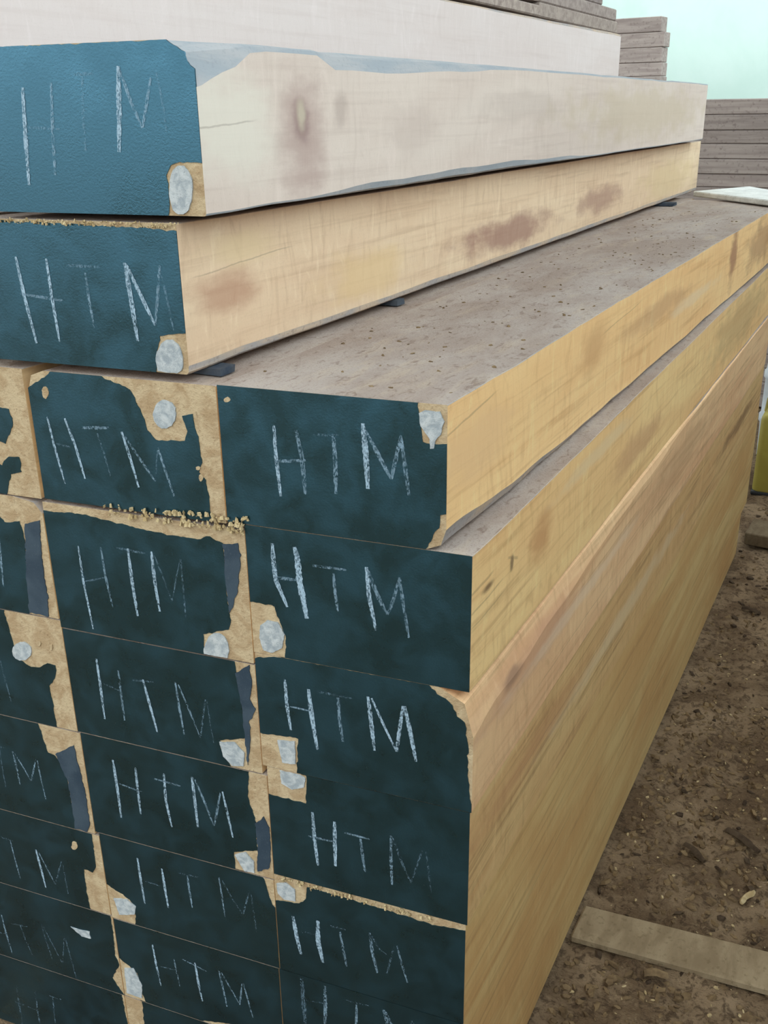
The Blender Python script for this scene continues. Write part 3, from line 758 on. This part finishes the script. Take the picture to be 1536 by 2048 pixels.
M_WHITE = mat_plain('white_board', (226, 226, 222), (204, 204, 200), 14, 0.7, 0.3, 0.2, c3=(170, 166, 160))
board('white_board', 'white board lying across the far end of the golden timber', 'board', [(-.365, 3.13), (.05, 2.70), (.17, 2.82), (-.20, 3.46)], 1.388, 1.408, M_WHITE)
G2 = 'boards laid on the ashen timber'
board('plank', 'pale plank on the ashen timber, nearer of those lying there', 'plank', [(-.98, .4), (-.735, .4), (-.735, 2.29), (-.98, 2.29)], 1.990, 2.022, BACK_WOOD, G2, (1.1, 1.1, 1.1))
board('plank', 'grey plank on the far half of the ashen timber, lowest of its pile', 'plank', [(-.99, 2.31), (-.745, 2.31), (-.745, 3.25), (-.99, 3.25)], 1.991, 2.034, BACK_WOOD, G2)
board('plank', 'grey plank second up in the pile on the ashen timber', 'plank', [(-1.0, 1.5), (-.75, 1.5), (-.75, 3.24), (-1.0, 3.24)], 2.036, 2.078, BACK_WOOD, G2, (.95, .95, .98))
board('plank', 'dark grey plank topmost in the pile on the ashen timber', 'plank', [(-1.0, 1.5), (-.76, 1.5), (-.76, 3.07), (-1.0, 3.07)], 2.081, 2.120, BACK_WOOD, G2, (.8, .8, .84))

# ------------------------------------------------------------------ far stacks of boards
def far_stack(x0, x1, y0, y1, n, th, yaw, pivot, what, group, z0=0.0, jit=0.02):
    r = random.Random(int(n * 31 + x1 * 7))
    z = z0
    for i in range(n):
        t = th * r.uniform(0.9, 1.1)
        j0, j1 = r.uniform(-jit, jit), r.uniform(-jit, jit)
        P = [(x0 + j0, y0 + r.uniform(0, .02)), (x1 + j1, y0 + r.uniform(0, .02)), (x1 + j1, y1), (x0 + j0, y1)]
        c, s = math.cos(yaw), math.sin(yaw)
        P = [(pivot[0] + (x - pivot[0]) * c - (y - pivot[1]) * s, pivot[1] + (x - pivot[0]) * s + (y - pivot[1]) * c) for x, y in P]
        k = r.uniform(0.8, 1.02)
        board('stacked_board', what[i] if isinstance(what, list) else what, 'board', P, z, z + t - 0.0025, BACK_WOOD, group, (k * 1.12, k * 1.13, k * 1.18))
        z += t
    return z


def names(n, what, base):
    o = []
    W = ('topmost,second,third,fourth,fifth,sixth,seventh,eighth,ninth,tenth,eleventh,twelfth,thirteenth,fourteenth,fifteenth,sixteenth,'
         'seventeenth,eighteenth,nineteenth,twentieth,twenty-first,twenty-second,twenty-third,twenty-fourth,twenty-fifth').split(',')
    for i in range(n):
        k = n - 1 - i
        o.append(f'{what}, ' + (W[k] + ' of ' if k == 0 else 'lowest of ' if i == 0 else W[k] + ' down in ') + base)
    return o


far_stack(-2.4, .9, 5.2, 5.9, 22, 1.735 / 22, math.radians(-1.5), (-.6, 5.2), names(22, 'grey weathered board', 'the far stack beyond the white board'), 'boards of the far stack', jit=0.05)
far_stack(-3.6, -1.33, 6.55, 6.69, 25, 2.30 / 25, math.radians(-6), (-1.33, 6.55), names(25, 'grey weathered board', 'the tall far stack against the mint wall'), 'boards of the tall far stack')

# ------------------------------------------------------------------ ground: lying boards, can, drum, chips
M_GBOARD = mat_plain('dusty_board', (152, 134, 108), (130, 112, 88), 10, 0.9, 0.15, 0.4, (3, 1, 1), (112, 96, 72))
board('lying_board', 'dusty board lying crosswise on the sawdust beside the stack', 'board', [(.008, .61), (.62, .675), (.61, .785), (.010, .715)], -.012, .009, M_GBOARD)
board('lying_board', 'shade-darkened board lying on the ground near the yellow can', 'board', [(.01, 3.02), (.95, 2.94), (.96, 3.10), (.02, 3.20)], -.004, .05, M_GBOARD, None, (.5, .48, .46))  # whole board tinted darker to stand for its shaded front edge


def rounded_box(bm, x0, x1, y0, y1, z0, z1, r, seg=4):
    res = bmesh.ops.create_cube(bm, size=1.0)
    vs = res['verts']
    for v_ in vs:
        v_.co = Vector((x0 + (v_.co.x + .5) * (x1 - x0), y0 + (v_.co.y + .5) * (y1 - y0), z0 + (v_.co.z + .5) * (z1 - z0)))
    es = list({e for v_ in vs for e in v_.link_edges})
    bmesh.ops.bevel(bm, geom=es, offset=r, segments=seg, affect='EDGES', profile=0.5)


def bm_obj(name, bm, mat, parent, smooth=40):
    me = bpy.data.meshes.new(name)
    bmesh.ops.recalc_face_normals(bm, faces=bm.faces)
    bm.to_mesh(me); bm.free()
    me.materials.append(mat)
    me.shade_smooth(); me.set_sharp_from_angle(angle=math.radians(smooth))
    o = bpy.data.objects.new(name, me)
    COL.objects.link(o)
    o.parent = parent
    return o


def tube(bm, pts, r, seg=10):
    rings = []
    for i, p in enumerate(pts):
        p = Vector(p)
        d = (Vector(pts[min(i + 1, len(pts) - 1)]) - Vector(pts[max(i - 1, 0)])).normalized()
        a = d.cross(Vector((0, 1, 0)))
        if a.length < 1e-3: a = d.cross(Vector((1, 0, 0)))
        a.normalize(); b_ = d.cross(a)
        rings.append([bm.verts.new(p + (a * math.cos(q) + b_ * math.sin(q)) * r) for q in [2 * math.pi * k / seg for k in range(seg)]])
    for A, B_ in zip(rings[:-1], rings[1:]):
        for k in range(seg):
            bm.faces.new((A[k], A[(k + 1) % seg], B_[(k + 1) % seg], B_[k]))
    bm.faces.new(rings[0]); bm.faces.new(rings[-1][::-1])


def lathe(bm, prof, seg=28):
    rings = []
    for r, z in prof:
        rings.append([bm.verts.new((r * math.cos(2 * math.pi * k / seg), r * math.sin(2 * math.pi * k / seg), z)) for k in range(seg)])
    for A, B_ in zip(rings[:-1], rings[1:]):
        for k in range(seg):
            bm.faces.new((A[k], A[(k + 1) % seg], B_[(k + 1) % seg], B_[k]))
    bm.faces.new(rings[0][::-1]); bm.faces.new(rings[-1])


M_YEL = mat_plain('yellow_plastic', (158, 146, 64), (144, 130, 56), 6, 0.5, 0.4, 0.1, c3=(150, 128, 50))
M_BLK = mat_plain('black_plastic', (24, 26, 28), (36, 38, 40), 10, 0.5, 0.4, 0.1)
M_DRUM = mat_plain('grey_white_plastic', (206, 212, 216), (180, 188, 194), 6, 0.5, 0.4, 0.1)
can = tag(empty('jerry_can', (.085, 3.76, -.012)), 'yellow plastic can on the ground beyond the stack', 'can')
b = bmesh.new(); rounded_box(b, -.14, .14, -.10, .10, 0, .40, .03)
bm_obj('body', b, M_YEL, can)
b = bmesh.new(); lathe(b, [(.135, .385), (.12, .43), (.09, .455), (.06, .462)], 20)
o = bm_obj('shoulder', b, M_YEL, can); o.scale = (1, .7, 1)
b = bmesh.new(); tube(b, [(-.125, 0, .39), (-.12, 0, .45), (-.10, 0, .485), (-.03, 0, .49), (.01, 0, .475), (.02, 0, .44)], .014)
bm_obj('handle', b, M_YEL, can)
b = bmesh.new(); lathe(b, [(.03, 0), (.034, .004), (.034, .028), (.03, .034)], 20)
o = bm_obj('cap', b, M_BLK, can); o.location = (.085, 0, .44)
b = bmesh.new(); rounded_box(b, -.143, .143, -.103, .103, 0, .022, .008, 2)
bm_obj('base_rim', b, M_BLK, can)
drum = tag(empty('plastic_drum', (.098, 4.28, -.012)), 'greyish white plastic drum standing behind the yellow can', 'drum')
b = bmesh.new(); lathe(b, [(.20, 0), (.215, .02), (.22, .2), (.228, .21), (.228, .235), (.22, .245), (.22, .43), (.228, .44), (.228, .465), (.22, .475), (.21, .60), (.19, .62)], 32)
bm_obj('body', b, M_DRUM, drum)
b = bmesh.new(); lathe(b, [(.205, .605), (.212, .61), (.212, .645), (.20, .655), (.05, .66)], 32)
bm_obj('lid', b, M_DRUM, drum)
b = bmesh.new(); lathe(b, [(.214, .595), (.219, .597), (.219, .612), (.214, .614)], 32)
bm_obj('clamp_ring', b, M_BLK, drum)


def flakes(name, spots, mat, label, cat, smin, smax, seed, flat=0.25):
    """many loose crumbs as one uncountable scatter"""
    r = random.Random(seed)
    V, F = [], []
    for (x, y, z) in spots:
        s = r.uniform(smin, smax)
        ax, ay, az = s, s * r.uniform(.3, .8), s * flat * r.uniform(.5, 1.4)
        q = Matrix.Rotation(r.uniform(0, 6.28), 3, 'Z') @ Matrix.Rotation(r.uniform(-.5, .5), 3, 'X') @ Matrix.Rotation(r.uniform(-.4, .4), 3, 'Y')
        b0 = len(V)
        for (a, b_, c) in ((-1, -.6, 0), (.2, -1, 0), (1, -.2, 0), (.6, .9, 0), (-.5, .8, 0)):
            V.append(Vector((x, y, z)) + q @ Vector((a * ax * r.uniform(.7, 1.2), b_ * ay * r.uniform(.7, 1.2), -az)))
        for (a, b_, c) in ((-.7, -.4, 1), (.2, -.7, 1), (.7, -.1, 1), (.4, .6, 1), (-.4, .5, 1)):
            V.append(Vector((x, y, z)) + q @ Vector((a * ax, b_ * ay, az * r.uniform(.6, 1.3))))
        F.append(tuple(b0 + k for k in (4, 3, 2, 1, 0))); F.append(tuple(b0 + 5 + k for k in range(5)))
        for k in range(5):
            F.append((b0 + k, b0 + (k + 1) % 5, b0 + 5 + (k + 1) % 5, b0 + 5 + k))
    o = mesh_obj(name, V, F, mat)
    tag(o, label, cat, kind='stuff')
    return o


def gz(x, y):
    h = noise.fractal(Vector((x * 7, y * 7, 3.1)), 0.8, 2.1, 5) * 0.016 + max(0, noise.noise(Vector((x * 38, y * 38, 8)))) * 0.014
    return -0.014 + h


S = []
for _ in range(1700):
    x, y = rnd.uniform(.02, .72), rnd.uniform(.25, 1.75)
    if .60 < y < .80 and rnd.random() < .75: continue      # fewer on the lying board
    S.append((x, y, gz(x, y) + .001))
for _ in range(420):
    x, y = rnd.uniform(.01, .6), rnd.uniform(1.75, 4.0)
    S.append((x, y, gz(x, y) + .001))
flakes('wood_chips', S, CHIP, 'scattered brown wood chips on the sawdust ground', 'chips', .003, .017, 5)
S = []
for _ in range(420):
    x, y = rnd.uniform(.02, .72), rnd.uniform(.25, 2.2)
    S.append((x, y, gz(x, y) + .002))
flakes('pale_shavings', S, SAWDUST, 'small pale shavings scattered on the ground', 'shavings', .0015, .007, 6)
S = []
for _ in range(330):
    x, y = rnd.uniform(.01, .72), rnd.uniform(.3, 3.6)
    S.append((x, y, gz(x, y) + .002))
flakes('bark_crumbs', S, BARK, 'dark bark crumbs scattered on the ground', 'bark', .004, .016, 8)


def bark_piece(x, y, L, w, yaw, label, mat=BARK):
    r = random.Random(int(x * 1000 + y * 77))
    n = 7
    V, F = [], []
    for i in range(n):
        t = i / (n - 1)
        ww = w * (0.35 + 0.65 * math.sin(math.pi * (0.12 + 0.76 * t))) * r.uniform(.8, 1.15)
        for s, dz in ((-1, 0), (-.4, .006), (.4, .007), (1, 0), (.4, -.002), (-.4, -.002)):
            V.append(((t - .5) * L, s * ww / 2 + math.sin(t * 5) * w * .15, dz + .006 + .004 * math.sin(t * 3.1)))
    for i in range(n - 1):
        for k in range(6):
            F.append((i * 6 + k, i * 6 + (k + 1) % 6, i * 6 + 6 + (k + 1) % 6, i * 6 + 6 + k))
    F.append(tuple(range(6))); F.append(tuple((n - 1) * 6 + k for k in range(6)))
    o = mesh_obj('bark_piece', V, F, mat, smooth=50)
    o.location = (x, y, gz(x, y) + .002); o.rotation_euler = (0, 0, yaw)
    tag(o, label, 'bark', 'bark pieces on the ground')


for i, (x, y, L, w, yaw, lab, mt) in enumerate([
        (.30, 1.12, .10, .022, -.5, 'dark bark strip slanting on the ground behind the lying board', BARK),
        (.42, 1.00, .12, .02, -.3, 'dark bark strip at the photo edge just behind the lying board', BARK),
        (.20, 1.02, .07, .02, -.6, 'short bark strip close to the stack behind the lying board', BARK),
        (.40, 1.50, .05, .03, .3, 'stubby dark bark lump midway along the ground', BARK),
        (.42, 1.95, .10, .02, -.7, 'narrow bark strip further along the ground near the photo edge', BARK),
        (.13, 2.42, .07, .02, -.2, 'bark strip on the ground near the foot of the stack', BARK),
        (.20, .60, .05, .024, .4, 'pale chip in front of the lying board', CHIP),
        (.24, 3.36, .20, .04, -.2, 'broad dark bark slab behind the shade-darkened board', BARK),
        (.16, 3.45, .16, .03, .15, 'bark slab lying toward the yellow can', BARK),
        (.34, .92, .055, .016, 1.2, 'pale narrow splinter behind the lying board', SAWDUST),
        (.44, .95, .03, .018, .2, 'small yellowish chip near the right photo edge', SAWDUST)]):
    bark_piece(x, y, L, w, yaw, lab, mt)

# crumbs of sawdust caught on the ledges between painted ends
S = []
for _ in range(150):
    t = rnd.random() ** .7
    x = -.55 + .235 * t
    S.append((x, SK * x - .003 - rnd.uniform(0, .003), 1.186 + rnd.uniform(-.010, .006 + .010 * t)))
flakes('sawdust_crumbs', S, SAWDUST, 'crumbs of sawdust on the ledge atop the second middle timber', 'sawdust', .0012, .0042, 11, .8)
S = []
for _ in range(170):
    x = rnd.uniform(-.70, -.385)
    S.append((x, SK * x - .002 - rnd.uniform(0, .002), 1.5865 + rnd.uniform(-.003, .003)))
flakes('sawdust_crumbs', S, SAWDUST, 'crumbs of sawdust along the joint of the two big top timbers', 'sawdust', .0008, .0022, 12, .8)
S = []
for _ in range(90):
    x = rnd.uniform(-.30, -.05)
    S.append((x, SK * x - .002 - rnd.uniform(0, .002), .577 + rnd.uniform(-.007, .002)))
flakes('sawdust_crumbs', S, SAWDUST, 'crumbs of sawdust on the ledge low in the right-hand column', 'sawdust', .001, .003, 13, .8)
S = []
for _ in range(240):
    x, y = rnd.uniform(-.335, -.05), rnd.uniform(.02, 2.6)
    S.append((x, y, 1.3845))
flakes('sawdust_flecks', S, CHIP, 'brown flecks of sawdust strewn over the dusty top of the golden timber', 'sawdust', .0015, .006, 14)
